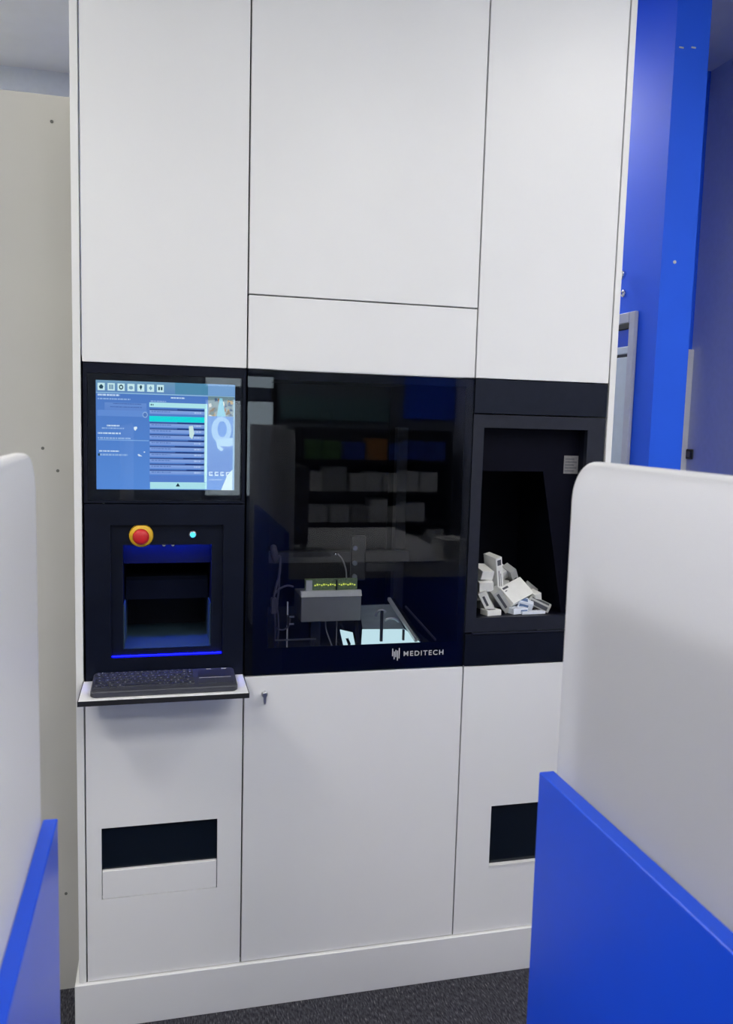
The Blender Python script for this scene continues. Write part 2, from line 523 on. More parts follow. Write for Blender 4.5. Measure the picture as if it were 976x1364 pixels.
# upper white fronts
T = 0.019
box('upper_panel', X1 + G, X2 - G, 0, T, ZB1 + .0015, ZT, 'white_laminate', m, bevel=.0012)
box('upper_panel', X2 + G, X3 - G, 0, T, 1.929, ZT, 'white_laminate', m, bevel=.0012)
box('upper_panel', X2 + G, X3 - G, 0, T, ZB1 + .0015, 1.9255, 'white_laminate', m, bevel=.0012)
box('upper_panel', X3 + G, X4 - G, 0, T, ZB1 + .0015, ZT, 'white_laminate', m, bevel=.0012)
# lower white fronts
SL = (0.0385, 0.335, 0.3565, 0.5515)
plate('lower_door', X1 + G, X2 - G, 0.1325, ZB0 - .0015, [SL], 0, T, 'white_laminate', m)
ld = bpy.data.objects['lower_door']
box('slot_window', SL[0], SL[1], 0.010, 0.0185, 0.4345, SL[3], 'slot_dark', ld)
box('slot_flap', SL[0] + .0018, SL[1] - .0018, 0.0005, 0.0185, SL[2] + .001, 0.4335, 'white_laminate', ld, bevel=.001)
box('lower_door', X2 + G, X3 - G, 0, T, 0.1325, ZB0 - .0015, 'white_laminate', m, bevel=.0012)
SR = (1.120, 1.316, 0.334, 0.5165)
plate('lower_door', X3 + G, X4 - G, 0.1325, ZB0 - .0015, [SR], 0, T, 'white_laminate', m)
rd = [o for o in m.children if o.name.startswith('lower_door')][-1]
box('slot_window', SR[0], SR[1], 0.012, 0.0185, SR[2] + .001, SR[3], 'slot_dark', rd)
box('slot_sill', SR[0], SR[1], -0.002, 0.0118, SR[2] - .004, SR[2] + .0008, 'white_edge', rd)
# lock with key in the centre lower door
lk = lathe('lock', (0.4555, 0.0, 0.889), (0, -1, 0), [(-.001, .0085), (.003, .0085), (.004, .0075), (.009, .0075), (.0095, .006)], 'steel', m, n=20)
lk['label'] = 'small steel lock with its key'
prism('key', [(.4495, .8905), (.4505, .8945), (.4605, .8945), (.4615, .8905), (.4595, .884), (.4588, .868), (.4575, .8635), (.4535, .8635), (.4522, .868), (.4515, .884)], -0.0125, -0.0096, 'steel', lk, bevel=.0005)

# ---- left column: monitor
mon = box('monitor_housing', X1 + G, X2 - G, 0.012, 0.060, 1.3985, ZB1 - .001, 'black_satin', m)
plate('monitor_bezel', X1 + G + .002, X2 - G - .001, 1.3985, ZB1 - .001, [(0.012, 0.390, 1.4045, 1.7175)], 0.0, 0.0118, 'black_satin', m)
mz = plate('screen_surround', 0.0125, 0.3895, 1.405, 1.717, [(0.0325, 0.3705, 1.432, 1.7005)], 0.004, 0.0115, 'black_gloss', m)
box('cover_glass', 0.0125, 0.3895, 0.0012, 0.0035, 1.405, 1.717, 'monitor_glass', m)
def srgb(r, g, b):
    f = lambda c: (c / 255 / 12.92) if c / 255 <= 0.04045 else ((c / 255 + .055) / 1.055) ** 2.4
    return (f(r), f(g), f(b), 1)
class UI:
    def __init__(s, x0, x1, z0, z1, y):
        s.x0, s.x1, s.z0, s.z1, s.y = x0, x1, z0, z1, y
        s.bm = bmesh.new(); s.cl = s.bm.loops.layers.float_color.new('Col'); s.n = 0
    def P(s, u, v, k):
        return s.bm.verts.new((s.x0 + u * (s.x1 - s.x0), s.y - k * 0.00002, s.z1 - v * (s.z1 - s.z0)))
    def poly(s, pts, cols):
        s.n += 1
        vs = [s.P(u, v, s.n) for u, v in pts]
        f = s.bm.faces.new(vs)
        if not isinstance(cols, list):
            cols = [cols] * len(pts)
        for l, c in zip(f.loops, cols):
            l[s.cl] = c
    def rect(s, u0, v0, u1, v1, c, c2=None):
        # c top, c2 bottom
        s.poly([(u0, v0), (u1, v0), (u1, v1), (u0, v1)], c if c2 is None else [c, c, c2, c2])
    def px(s, x0, y0, x1, y1, c, c2=None):
        # coordinates measured on an enlarged view of the screen
        def uv(x, y):
            u = (x - 117) / 748.0
            top = 148 + u * 30
            return u, (y - top) / (737 - top)
        a, b = uv(x0, y0), uv(x1, y1)
        s.rect(a[0], max(0, a[1]), min(1, b[0]), min(1, b[1]), c, c2)
ui = UI(0.0325, 0.3705, 1.432, 1.7005, 0.0105)
ui.rect(0, 0, 1, 1, srgb(78, 122, 198), srgb(88, 142, 222))
ui.rect(0, 0, 1, .105, srgb(112, 158, 190), srgb(96, 140, 196))
ui.rect(.56, 0, .80, .105, srgb(80, 140, 176))
ui.rect(.80, 0, 1, .105, srgb(120, 165, 215))
ui.rect(0, .108, 1, .117, srgb(150, 196, 226))
WH = srgb(205, 240, 245); DK = srgb(30, 70, 90); MID = srgb(120, 160, 190)
rnd = random.Random(4)
for k in range(7):
    u = .012 + k * .0695
    ui.rect(u, .025, u + .05, .092, WH)
    c = u + .025
    if k == 0: ui.poly([(c - .016, .056), (c, .036), (c + .016, .056), (c + .010, .078), (c - .010, .078)], DK)
    elif k == 1:
        ui.rect(c - .015, .038, c - .004, .08, MID); ui.rect(c + .002, .038, c + .015, .08, MID); ui.rect(c - .002, .038, c, .08, DK)
    elif k == 2:
        ui.poly([(c + .016 * math.cos(a * .785), .058 + .024 * math.sin(a * .785)) for a in range(8)], DK)
        ui.poly([(c + .008 * math.cos(a * .785), .058 + .012 * math.sin(a * .785)) for a in range(8)], WH)
    elif k == 3:
        ui.poly([(c - .016, .066), (c - .010, .045), (c + .010, .045), (c + .016, .066), (c + .006, .076), (c - .006, .076)], MID)
    elif k == 4:
        ui.poly([(c - .011, .045), (c + .011, .045), (c, .082)], DK); ui.rect(c - .006, .035, c + .006, .05, DK)
    elif k == 5:
        ui.poly([(c, .036), (c + .012, .058), (c, .08), (c - .012, .058)], MID)
    else:
        ui.rect(c - .015, .044, c - .003, .074, DK); ui.rect(c + .003, .044, c + .015, .074, DK)
def textline(u, v, w, h, c):
    x = u
    while x < u + w:
        d = rnd.uniform(.006, .022)
        ui.rect(x, v, min(x + d, u + w), v + h, c)
        x += d + rnd.uniform(.002, .006)
T1 = srgb(200, 225, 250); T2 = srgb(150, 185, 232)
textline(.012, .125, .155, .016, T1); textline(.012, .162, .23, .012, T2)
ui.rect(.06, .20, .355, .27, srgb(104, 146, 214), srgb(96, 138, 212)); textline(.12, .205, .20, .008, srgb(70, 105, 180)); textline(.10, .235, .22, .008, srgb(70, 105, 180))
ui.rect(.01, .27, .36, .325, srgb(100, 145, 218)); 
ui.poly([(.345 + .019 * math.cos(a * .5236), .305 + .028 * math.sin(a * .5236)) for a in range(12)], srgb(150, 186, 230))
ui.poly([(.345 + .014 * math.cos(a * .5236), .305 + .020 * math.sin(a * .5236)) for a in range(12)], srgb(84, 124, 196))
textline(.075, .405, .09, .014, T1); textline(.04, .43, .155, .012, T2)
textline(.012, .475, .16, .014, T1); textline(.012, .52, .23, .014, T2); ui.rect(.012, .54, .37, .548, srgb(130, 175, 230))
ui.poly([(.265, .42), (.285, .415), (.29, .43), (.275, .455), (.265, .44)], srgb(225, 245, 255))
textline(.02, .64, .14, .012, T1); textline(.02, .672, .20, .016, T2); ui.rect(.012, .668, .026, .69, DK)
ui.poly([(.29, .675), (.30, .668), (.325, .69), (.30, .69)], srgb(210, 230, 250)); ui.rect(.335, .645, .345, .655, srgb(210, 230, 250))
textline(.53, .135, .10, .012, T1); textline(.385, .172, .11, .010, T2)
# list in the middle
ui.rect(.375, .188, .795, .232, srgb(178, 236, 244)); textline(.385, .203, .02, .014, DK)
y = .247
for k in range(11):
    h = .046
    if k == 1:
        ui.rect(.375, y + .012, .775, y + .062, srgb(20, 222, 228)); y += .068; continue
    ui.rect(.378, y, .775, y + .014, srgb(62, 92, 160))
    ui.rect(.378, y + .014, .775, y + h, srgb(138, 172, 232), srgb(120, 156, 226))
    textline(.39, y + .02, .14, .010, srgb(95, 130, 200)); textline(.70, y + .022, .05, .012, srgb(180, 205, 245))
    ui.rect(.60 + rnd.uniform(-.06, .06), y - .002, .775, y + .010, srgb(30, 55, 120))
    y += h + .009
ui.rect(.375, y, .795, .925, srgb(86, 128, 208))
ui.poly([(.66, .40), (.69, .395), (.70, .47), (.685, .52), (.665, .50)], srgb(205, 235, 235))
ui.rect(.775, .232, .795, .925, srgb(190, 240, 246))
ui.rect(.38, .928, .795, .992, srgb(176, 232, 242)); ui.poly([(.582, .935), (.598, .968), (.566, .968)], srgb(20, 50, 70))
# right side picture
ui.rect(.80, .115, .995, .30, srgb(110, 140, 150), srgb(150, 165, 170))
for k in range(26):
    u, v = rnd.uniform(.80, .97), rnd.uniform(.12, .27)
    c = rnd.choice([(178, 150, 96), (120, 104, 70), (214, 218, 214), (96, 120, 120), (232, 232, 210), (150, 110, 80), (70, 96, 130), (196, 186, 160)])
    ui.poly([(u, v), (u + rnd.uniform(.008, .025), v + rnd.uniform(-.01, .01)), (u + rnd.uniform(.012, .03), v + rnd.uniform(.02, .05)), (u + rnd.uniform(-.01, .006), v + .035)], srgb(*c))
ui.poly([(.885, .13), (.905, .13), (.93, .30), (.865, .30)], srgb(140, 205, 228))
ui.rect(.80, .30, .985, .86, srgb(104, 152, 222), srgb(78, 126, 206))
ui.poly([(.90 + .075 * math.cos(a * .3927), .43 + .13 * math.sin(a * .3927)) for a in range(16)], srgb(160, 200, 240))
ui.poly([(.905 + .035 * math.cos(a * .3927), .42 + .075 * math.sin(a * .3927)) for a in range(16)], srgb(100, 150, 226))
ui.poly([(.86, .52), (.985, .50), (.985, .57), (.93, .60), (.90, .63), (.87, .60)], srgb(178, 216, 244))
ui.poly([(.89, .58), (.985, .585), (.985, .60), (.92, .61)], srgb(110, 150, 220))
for k in range(4):
    ui.rect(.81 + k * .042, .825, .838 + k * .042, .865, srgb(196, 222, 246))
    ui.rect(.818 + k * .042, .835, .842 + k * .042, .85, srgb(96, 140, 214))
textline(.81, .895, .10, .012, T2)
ui.poly([(.945, .86), (.985, .80), (.985, 1.0), (.90, 1.0)], srgb(214, 240, 246))
ui.rect(.985, .14, 1.0, 1.0, srgb(196, 232, 244))
finish('screen', ui.bm, 'screen_picture', m)['label'] = 'lit blue touch screen showing a list and icons'

# ---- left column: output fascia with a lit recess
fx0, fx1, fz0, fz1 = X1 + G + .002, X2 - G - .001, ZB0 + .0005, 1.3955
RO = (0.065, 0.3435, 1.0025, 1.3430)      # stepped frame
RI = (0.0945, 0.3150, 1.0200, 1.2900)     # opening
fas = plate('output_fascia', fx0, fx1, fz0, fz1, [RO], 0.0, 0.020, 'black_satin', m)
ins = plate('inset_plate', RO[0], RO[1], RO[2], RO[3], [RI], 0.014, 0.0205, 'black_satin', m)
# recess shell
rec = bmesh.new()
bm_box(rec, RI[0] - .006, RI[0] - .0005, 0.021, 0.30, 1.014, 1.336)
bm_box(rec, RI[1] + .0005, RI[1] + .006, 0.021, 0.30, 1.014, 1.336)
bm_box(rec, RI[0] - .006, RI[1] + .006, 0.021, 0.30, 1.3365, 1.340)
bm_box(rec, RI[0] - .006, RI[1] + .006, 0.30, 0.306, 1.01, 1.340)
finish('recess_lining', rec, 'black_matt', m)
box('valance', RI[0], RI[1], 0.062, 0.066, 1.235, 1.336, 'black_satin', m)
prism('recess_hood', [(0.100, 1.182), (0.108, 1.130), (0.115, 1.130), (0.29, 1.16), (0.29, 1.20), (0.115, 1.190)], RI[0] + .004, RI[1] - .004, 'black_satin', m, axis='X')
bm = bmesh.new()
bm_box(bm, RI[0], RI[1], 0.024, 0.29, 1.0145, 1.0185)
bm_box(bm, RI[0], RI[0] + .003, 0.035, 0.24, 1.0185, 1.13)
bm_box(bm, RI[1] - .003, RI[1], 0.035, 0.24, 1.0185, 1.13)
finish('delivery_tray', bm, 'tray_steel', m)['label'] = 'blue lit metal delivery tray'
ls = box('glow_strip', RI[0] + .01, RI[1] - .01, 0.026, 0.034, 1.320, 1.326, 'strip_blue_bright', m)
ls['label'] = 'blue light strip above the recess'
ls2 = box('glow_strip', RO[0] + .002, RO[1] - .002, 0.0100, 0.0135, RO[2] + .0004, RO[2] + .0022, 'lip_glow_blue', m)  # glowing sliver stands in for blue light falling on the lip ledge
ls2['label'] = 'blue glow added along the lower lip of the recess'
cyl('sensor_eye', (0.195, 0.0622, 1.283), (0.195, 0.060, 1.283), 0.004, 'chrome', m, n=10)
cyl('sensor_eye', (0.218, 0.0622, 1.283), (0.218, 0.060, 1.283), 0.004, 'chrome', m, n=10)
# emergency stop
es = lathe('emergency_stop', (0.1392, 0.014, 1.3152), (0, -1, 0), [(-.001, .0295), (.004, .0300), (.011, .0285), (.013, .0265)], 'yellow_plastic', m)
es['label'] = 'yellow collar of the red emergency stop button'
lathe('button_cap', (0.1392, 0.001, 1.3152), (0, -1, 0), [(0, .011), (.010, .011), (.0105, .0195), (.018, .0200), (.023, .0185), (.0265, .0130), (.0275, .004)], 'red_plastic', es)['label'] = 'red mushroom button'
il = lathe('indicator_lamp', (0.267, 0.014, 1.3162), (0, -1, 0), [(-.001, .0095), (.004, .0095), (.005, .0075)], 'steel', m, n=20)
lathe('lamp_lens', (0.267, 0.009, 1.3162), (0, -1, 0), [(0, .0068), (.002, .0066), (.004, .005), (.005, .002)], 'indicator_cyan', il, n=20)['label'] = 'glowing cyan indicator light'
# keyboard shelf
sh = box('keyboard_shelf', X1 - .001, X2 - .003, -0.152, -0.0005, 0.9335, 0.9455, 'shelf_white', m, bevel=.0006)
sh['label'] = 'narrow white keyboard shelf with a black edge'
bm = bmesh.new()
for a in ((X1 - .003, X2 - .001, -0.1545, -0.1522), ):
    bm_box(bm, a[0], a[1], a[2], a[3], 0.9325, 0.9445)
bm_box(bm, X1 - .003, X1 - .0012, -0.1522, -0.0005, 0.9325, 0.9445)
bm_box(bm, X2 - .0028, X2 - .001, -0.1522, -0.0005, 0.9325, 0.9445)
finish('edge_band', bm, 'edge_black', sh)

# ---- centre column: glass hatch
gx0, gx1, gz0, gz1 = X2 + G, X3 - G, ZB0 + .0015, ZB1 - .002
box('glass_door', gx0, gx1, 0.0, 0.006, gz0, gz1, 'door_glass', m)['label'] = 'dark tinted glass door'
plate('glass_border', gx0, gx1, gz0, gz1, [(0.462, 0.994, 1.0105, 1.718)], 0.0065, 0.0095, 'black_gloss', m)
# logo
def text_mesh(txt, size, sx=1.0):
    cu = bpy.data.curves.new('text', 'FONT')
    cu.body = txt; cu.size = size; cu.extrude = 0.0002; cu.offset = 0.00015; cu.space_character = 1.25
    o = bpy.data.objects.new('text', cu)
    COL.objects.link(o)
    dg = bpy.context.evaluated_depsgraph_get()
    me = bpy.data.meshes.new_from_object(o.evaluated_get(dg))
    bpy.data.objects.remove(o, do_unlink=True)
    return me
me = text_mesh('MEDITECH', 0.0195)
xs = [v.co.x for v in me.vertices]; ys = [v.co.y for v in me.vertices]
kx = 0.1155 / (max(xs) - min(xs)); mnx, mny = min(xs), min(ys)
for v in me.vertices:
    x, y_, z = v.co
    v.co = Vector((0.8385 + (x - mnx) * kx, -0.0006 - z, 0.9755 + (y_ - mny))) - ROOT[m.name]
me.name = 'logo_lettering'
link('logo_lettering', me, 'logo_print', m)
bm = bmesh.new()
for k, (a, b_) in enumerate(((.977, .998), (.968, .990), (.974, .994), (.964, .992), (.970, .999))):
    x = .8055 + k * .0047
    bm_box(bm, x, x + .0026, -0.0009, -0.0004, a, b_)
finish('logo_emblem', bm, 'logo_print', m)

# ---- right column: open bay
bx0, bx1 = X3 + G, X4 - G - .001
box('bay_header', bx0, bx1, 0.0, 0.018, 1.6480, ZB1 - .001, 'header_black', m, bevel=.001)
BO = (1.0495, 1.3640, 1.0755, 1.6095)
plate('bay_frame', bx0, bx1, 1.0350, 1.6450, [BO], 0.004, 0.022, 'bay_black', m)
box('bay_sill', BO[0] - .012, BO[1] + .012, -0.004, 0.0035, 1.0300, 1.0345, 'bay_black', m)
box('lower_fascia', bx0, bx1, 0.0, 0.018, ZB0 + .0005, 1.0290, 'black_satin', m, bevel=.001)
bl = bmesh.new()
bm_box(bl, BO[0] - .006, BO[0] - .0005, 0.022, 0.45, 1.055, 1.615)
bm_box(bl, BO[1] + .0005, BO[1] + .006, 0.022, 0.45, 1.055, 1.615)
bm_box(bl, BO[0] - .006, BO[1] + .006, 0.022, 0.45, 1.61, 1.616)
bm_box(bl, BO[0] - .006, BO[1] + .006, 0.45, 0.456, 1.0, 1.616)
finish('bay_lining', bl, 'black_matt', m)
prism('bay_floor', [(0.0225, 1.0745), (0.44, 1.050), (0.44, 1.045), (0.0225, 1.0695)], BO[0], BO[1], 'bay_dark', m, axis='X')
# inner chute panel with a slanting edge, and its hood
prism('chute_panel', [(1.2545, 1.488), (1.3345, 1.0725), (1.3635, 1.0725), (1.3635, 1.6085), (1.2300, 1.6085)], 0.050, 0.056, 'bay_dark', m)
prism('chute_hood', [(1.050, 1.488), (1.2545, 1.488), (1.2300, 1.6085), (1.050, 1.6085)], 0.050, 0.056, 'bay_dark', m)
st = box('label_sticker', 1.3180, 1.3630, 0.0490, 0.0498, 1.4830, 1.5350, 'sticker_grey', m)
st['label'] = 'small grey printed sticker'
bm = bmesh.new()
for k in range(5):
    bm_box(bm, 1.3215, 1.350 + (k % 2) * .008, 0.0486, 0.0489, 1.490 + k * .0085, 1.4925 + k * .0085)
finish('sticker_print', bm, 'print_dark', st)

# ================================================================== ROBOT HEAD INSIDE THE GLASS
ph = thing('picking_head', (0.675, 0.2, 0.934), 'grey robot picking head with a green circuit board behind the glass', 'machine')
box('housing', 0.584, 0.7635, 0.200, 0.33, 1.030, 1.1045, 'grey_housing', ph, bevel=.002)
prism('top_cover', [(0.1975, 1.1047), (0.2205, 1.1047), (0.2205, 1.1200), (0.2080, 1.1200)], 0.583, 0.7645, 'aluminium', ph, axis='X')
box('circuit_board', 0.598, 0.755, 0.222, 0.230, 1.1045, 1.1535, 'circuit_green', ph)
cb = bpy.data.objects['circuit_board']
for k in range(19):
    if k == 10: continue
    x = .626 + k * .0066
    box('indicator', x, x + .0036, 0.2195, 0.2219, 1.1325 + .0015 * ((k * 7) % 3), 1.1360 + .0015 * ((k * 5) % 3), 'indicator_yellow', cb)
box('connector', 0.600, 0.618, 0.214, 0.222, 1.120, 1.150, 'aluminium', cb)
box('connector', 0.690, 0.693, 0.216, 0.222, 1.112, 1.150, 'edge_black', cb)
tube('cable', [(0.728, .25, 1.137), (0.7275, .25, 1.160), (0.7243, .25, 1.180), (0.714, .25, 1.206), (0.6985, .25, 1.2235)], 0.0022, 'cable_grey', ph)
lathe('cable_tip', (0.694, .25, 1.222), (-1, 0, -.2), [(-.004, .003), (0, .0045), (.005, .0035), (.006, .001)], 'chrome', ph, n=12)
tube('cable', [(0.668, .26, 1.032), (0.672, .26, 0.99), (0.684, .255, 0.955), (0.69, .25, 0.9345)], 0.0022, 'cable_grey', ph)
tube('cable', [(0.706, .27, 1.032), (0.706, .27, 0.9345)], 0.002, 'cable_grey', ph)
box('support_post', 0.63, 0.66, 0.29, 0.32, 0.9345, 1.031, 'mech_dark', ph)
# rails and cabling at the left of the hatch
cl_ = thing('cable_loom', (0.505, 0.15, 0.934), 'loom of loose cables hanging at the left behind the glass', 'cables')
tube('cable', [(0.4957, .15, 1.215), (0.512, .15, 1.236), (0.5135, .15, 1.20), (0.510, .15, 1.175), (0.503, .15, 1.15), (0.497, .15, 1.11), (0.502, .15, 1.04), (0.50, .15, 0.9345)], 0.0035, 'mech_mid', cl_)
tube('cable', [(0.512, .16, 1.20), (0.5125, .16, 1.15), (0.508, .16, 1.09), (0.513, .16, 1.03), (0.507, .16, 0.9345)], 0.003, 'mech_mid', cl_)
tube('cable', [(0.497, .15, 1.125), (0.514, .15, 1.142), (0.535, .15, 1.150), (0.552, .15, 1.146)], 0.0028, 'mech_mid', cl_)
tube('cable', [(0.500, .14, 1.035), (0.520, .14, 1.025), (0.538, .14, 1.035), (0.543, .14, 1.06)], 0.0025, 'mech_mid', cl_)
lathe('connector_plug', (0.494, .15, 1.255), (0.15, 0, -1), [(-.012, .004), (-.008, .009), (.014, .011), (.030, .007), (.036, .003)], 'mech_mid', cl_, n=14)
box('terminal', 0.489, 0.505, .145, .165, 1.07, 1.115, 'mech_mid', cl_, bevel=.002)
gr = thing('guide_bracket', (0.56, 0.15, 0.934), 'small steel guide bracket beside the picking head', 'bracket')
box('upright', 0.535, 0.5385, .148, .155, 0.9345, 1.103, 'aluminium', gr)
box('arm', 0.5395, 0.556, .146, .150, 1.058, 1.0625, 'steel', gr)
box('arm', 0.5395, 0.553, .135, .139, 1.040, 1.0445, 'steel', gr)
box('link_plate', 0.5345, 0.5395, .134, .156, 1.036, 1.066, 'mech_dark', gr)
rl = thing('slide_rail', (0.56, 0.13, 0.934), 'thin horizontal slide rail low behind the glass', 'rail')
box('bar', 0.4995, 0.6165, .127, .133, 0.9965, 1.0005, 'steel', rl)
for x in (.503, .611):
    box('foot', x, x + .004, .127, .133, 0.9345, 0.9962, 'mech_dark', rl)
# lit chute
ch = thing('lit_chute', (0.84, 0.12, 0.934), 'brightly lit sloping chute with dark rails behind the glass', 'chute')
FY, BY = 0.10, 0.34
def chute_quad(name, pts, mat, dz=0.0, th=0.003):
    bm = bmesh.new()
    a = [bm.verts.new((p[0], p[1], p[2] + dz)) for p in pts]
    b = [bm.verts.new((p[0], p[1], p[2] + dz - th)) for p in pts]
    bm.faces.new(a); bm.faces.new(b[::-1])
    for i in range(4):
        bm.faces.new((a[i], b[i], b[(i+1) % 4], a[(i+1) % 4]))
    return finish(name, bm, mat, ch)
chute_quad('light_panel', [(0.742, .10, 0.986), (0.918, .10, 0.986), (0.897, .19, 1.002), (0.766, .19, 1.006)], 'light_tray')['label'] = 'glowing pale cyan light panel'
chute_quad('slide_plate', [(0.768, .192, 1.006), (0.897, .192, 1.002), (0.895, .335, 1.046), (0.790, .335, 1.044)], 'slide_grey')
chute_quad('light_panel', [(0.690, .10, 0.986), (0.724, .10, 0.986), (0.728, .15, 1.008), (0.690, .15, 1.018)], 'light_tray')['label'] = 'glowing pale cyan light panel'
def bar(name, p0, p1, w, h, mat, parent):
    p0, p1 = Vector(p0), Vector(p1)
    d = p1 - p0
    q = d.to_track_quat('Y', 'Z').to_matrix().to_4x4()
    M = Matrix.Translation(p0) @ q
    return box(name, -w/2, w/2, 0, d.length, -h/2, h/2, mat, parent, M=M)
bar('rail', (0.733, .10, 0.985), (0.772, .33, 1.056), .011, .010, 'edge_black', ch)
bar('rail', (0.906, .10, 0.990), (0.885, .33, 1.065), .009, .009, 'aluminium', ch)
bar('rail', (0.921, .10, 0.988), (0.897, .33, 1.062), .010, .010, 'edge_black', ch)
bar('rail', (0.965, .10, 0.990), (0.925, .28, 1.050), .004, .006, 'mech_mid', ch)
bar('rail', (0.707, .10, 0.985), (0.700, .22, 1.030), .008, .008, 'edge_black', ch)
box('post', 0.8005, 0.8085, .112, .118, 0.9345, 1.079, 'mech_dark', ch)
tube('bow', [(0.786, .115, 1.062), (0.792, .115, 1.078), (0.805, .115, 1.081), (0.816, .115, 1.074)], 0.004, 'steel', ch)
tube('bow', [(0.815, .12, 1.048), (0.825, .12, 1.054), (0.845, .12, 1.053), (0.858, .12, 1.044)], 0.0045, 'steel', ch)
box('post', 0.8685, 0.8745, .114, .120, 0.9345, 1.020, 'mech_dark', ch)
box('base_plate', 0.718, 0.97, .10, .34, 0.9345, 0.939, 'mech_dark', ch)
gt = thing('gantry', (0.75, 0.55, 0.934), 'dark gantry beam with carriage deep inside the glass hatch', 'gantry')
box('beam', 0.41, 1.005, 0.52, 0.56, 1.150, 1.185, 'mech_dark', gt)
box('hatch_fill_light', 0.48, 0.98, 0.012, 0.020, 1.728, 1.734, 'hatch_fill_white', m)['label'] = 'slim unseen light strip added at the top inside the glass hatch'  # unseen strip added to brighten the mechanism behind the glass
for x in (0.415, 0.965):
    box('column', x, x + .035, 0.5605, 0.60, 0.9345, 1.60, 'mech_dark', gt)
box('carriage', 0.800, 0.850, 0.505, 0.5195, 1.09, 1.24, 'mech_dark', gt, bevel=.003)
for z in (1.105, 1.15, 1.20):
    cyl('roller', (0.812, 0.5045, z), (0.812, 0.496, z), 0.008, 'steel', gt, n=12)
box('drag_chain', 0.853, 0.960, 0.505, 0.5195, 1.12, 1.148, 'mech_dark', gt)

# ================================================================== MEDICINE BOXES IN THE BAY
def med_box(cx, cy, cz, sx, sy, sz, rot, mat, label, prints=()):
    M = Matrix.Translation((cx, cy, cz)) @ Euler([math.radians(a) for a in rot], 'XYZ').to_matrix().to_4x4()
    bm = bmesh.new()
    bm_box(bm, -sx/2, sx/2, -sy/2, sy/2, -sz/2, sz/2, 0.0006)
    me = bpy.data.meshes.new('medicine_box')
    bm.to_mesh(me); bm.free()
    me.materials.append(MATS[mat])
    o = bpy.data.objects.new('medicine_box', me)
    COL.objects.link(o)
    o.matrix_world = M
    ROOT[o.name] = Vector((0, 0, 0))
    tag(o, label, 'box', 'medicine boxes heaped in the open bay')
    # end flaps: a thin seam line at both ends
    for (face, u0, u1, v0, v1, pm) in prints:
        bm = bmesh.new()
        e = 0.0003
        if face == 'top':
            bm_box(bm, sx*(u0-.5), sx*(u1-.5), sy*(v0-.5), sy*(v1-.5), sz/2, sz/2 + e)
        elif face == 'front':
            bm_box(bm, sx*(u0-.5), sx*(u1-.5), -sy/2 - e, -sy/2, sz*(v0-.5), sz*(v1-.5))
        me2 = bpy.data.meshes.new('print')
        bm.to_mesh(me2); bm.free()
        me2.materials.append(MATS[pm])
        p = bpy.data.objects.new('printed_mark', me2)
        COL.objects.link(p)
        p.parent = o
    return o
F = lambda y: 1.0745 - (y - .0225) * (0.0245 / 0.4175)    # floor height of the bay
# front row and pile (x, y, z, sx, sy, sz, euler)
med_box(1.209, 0.098, 1.128, .094, .064, .017, (42, -14, 26), 'box_white', 'large flat white medicine box lying on top of the heap', [('top', .05, .30, .80, .90, 'print_dark'), ('top', .07, .16, .68, .72, 'print_dark')])
med_box(1.143, 0.115, 1.188, .022, .060, .100, (6, -12, 14), 'box_white', 'narrow white medicine box standing upright at the left of the heap', [('front', .2, .8, .76, .93, 'print_dark'), ('front', .30, .42, .12, .6, 'print_dark'), ('front', .58, .66, .1, .5, 'print_dark')])
med_box(1.149, 0.066, 1.1125, .080, .030, .026, (22, 50, 18), 'box_grey', 'grey medicine box tipped on its end at the front left of the heap', [('front', .1, .8, .3, .6, 'print_dark')])
med_box(1.104, 0.070, 1.1115, .062, .036, .024, (14, 62, -6), 'box_white', 'white medicine box leaning on the left bay wall at the bottom', [('front', .2, .7, .3, .6, 'print_dark')])
med_box(1.102, 0.100, 1.190, .040, .060, .026, (14, 4, 10), 'box_white', 'small white medicine box highest against the left bay wall')
med_box(1.104, 0.095, 1.157, .042, .066, .028, (12, -5, -6), 'box_white', 'small white medicine box second highest against the left bay wall')
med_box(1.182, 0.165, 1.170, .052, .034, .030, (25, -20, 12), 'box_white', 'white medicine box behind the large flat one', [('front', .1, .5, .3, .6, 'print_dark')])
med_box(1.218, 0.160, 1.168, .022, .045, .056, (20, -30, 6), 'box_grey', 'pale grey medicine box standing on edge at the back of the heap', [('front', .3, .7, .1, .5, 'print_dark')])
med_box(1.180, 0.152, 1.141, .054, .026, .022, (35, 10, -16), 'box_grey', 'grey medicine box tucked behind the upright white one', [('front', .2, .8, .3, .5, 'print_dark')])
med_box(1.196, 0.062, 1.0815, .050, .050, .017, (-3, 0, 10), 'box_bluewhite', 'pale blue white medicine box flat at the front middle', [('front', .5, .95, .1, .7, 'print_blue')])
med_box(1.232, 0.078, 1.0955, .044, .030, .024, (18, 12, -20), 'box_bluewhite', 'medicine box with blue print under the large flat one', [('front', .1, .7, .2, .7, 'print_blue'), ('top', .1, .6, .2, .8, 'print_blue')])
med_box(1.276, 0.075, 1.0945, .066, .030, .020, (6, 22, -30), 'box_grey', 'grey printed medicine box furthest right on the bay floor', [('top', .1, .9, .2, .8, 'print_dark'), ('front', .1, .9, .2, .8, 'print_dark')])
med_box(1.238, 0.042, 1.0780, .074, .024, .008, (-3, 0, 3), 'box_bluewhite', 'thin pale medicine box lying at the front edge')
med_box(1.270, 0.137, 1.124, .044, .026, .030, (25, 38, -10), 'box_grey', 'grey medicine box showing at the right of the large flat one', [('front', .1, .9, .2, .8, 'print_dark')])
med_box(1.272, 0.100, 1.103, .022, .040, .050, (8, -12, 10), 'box_white', 'white medicine box on edge at the right of the heap')
med_box(1.112, 0.050, 1.0810, .046, .040, .016, (-3, 0, 10), 'box_white', 'white medicine box flat in the front left corner', [('top', .2, .7, .2, .8, 'print_dark')])
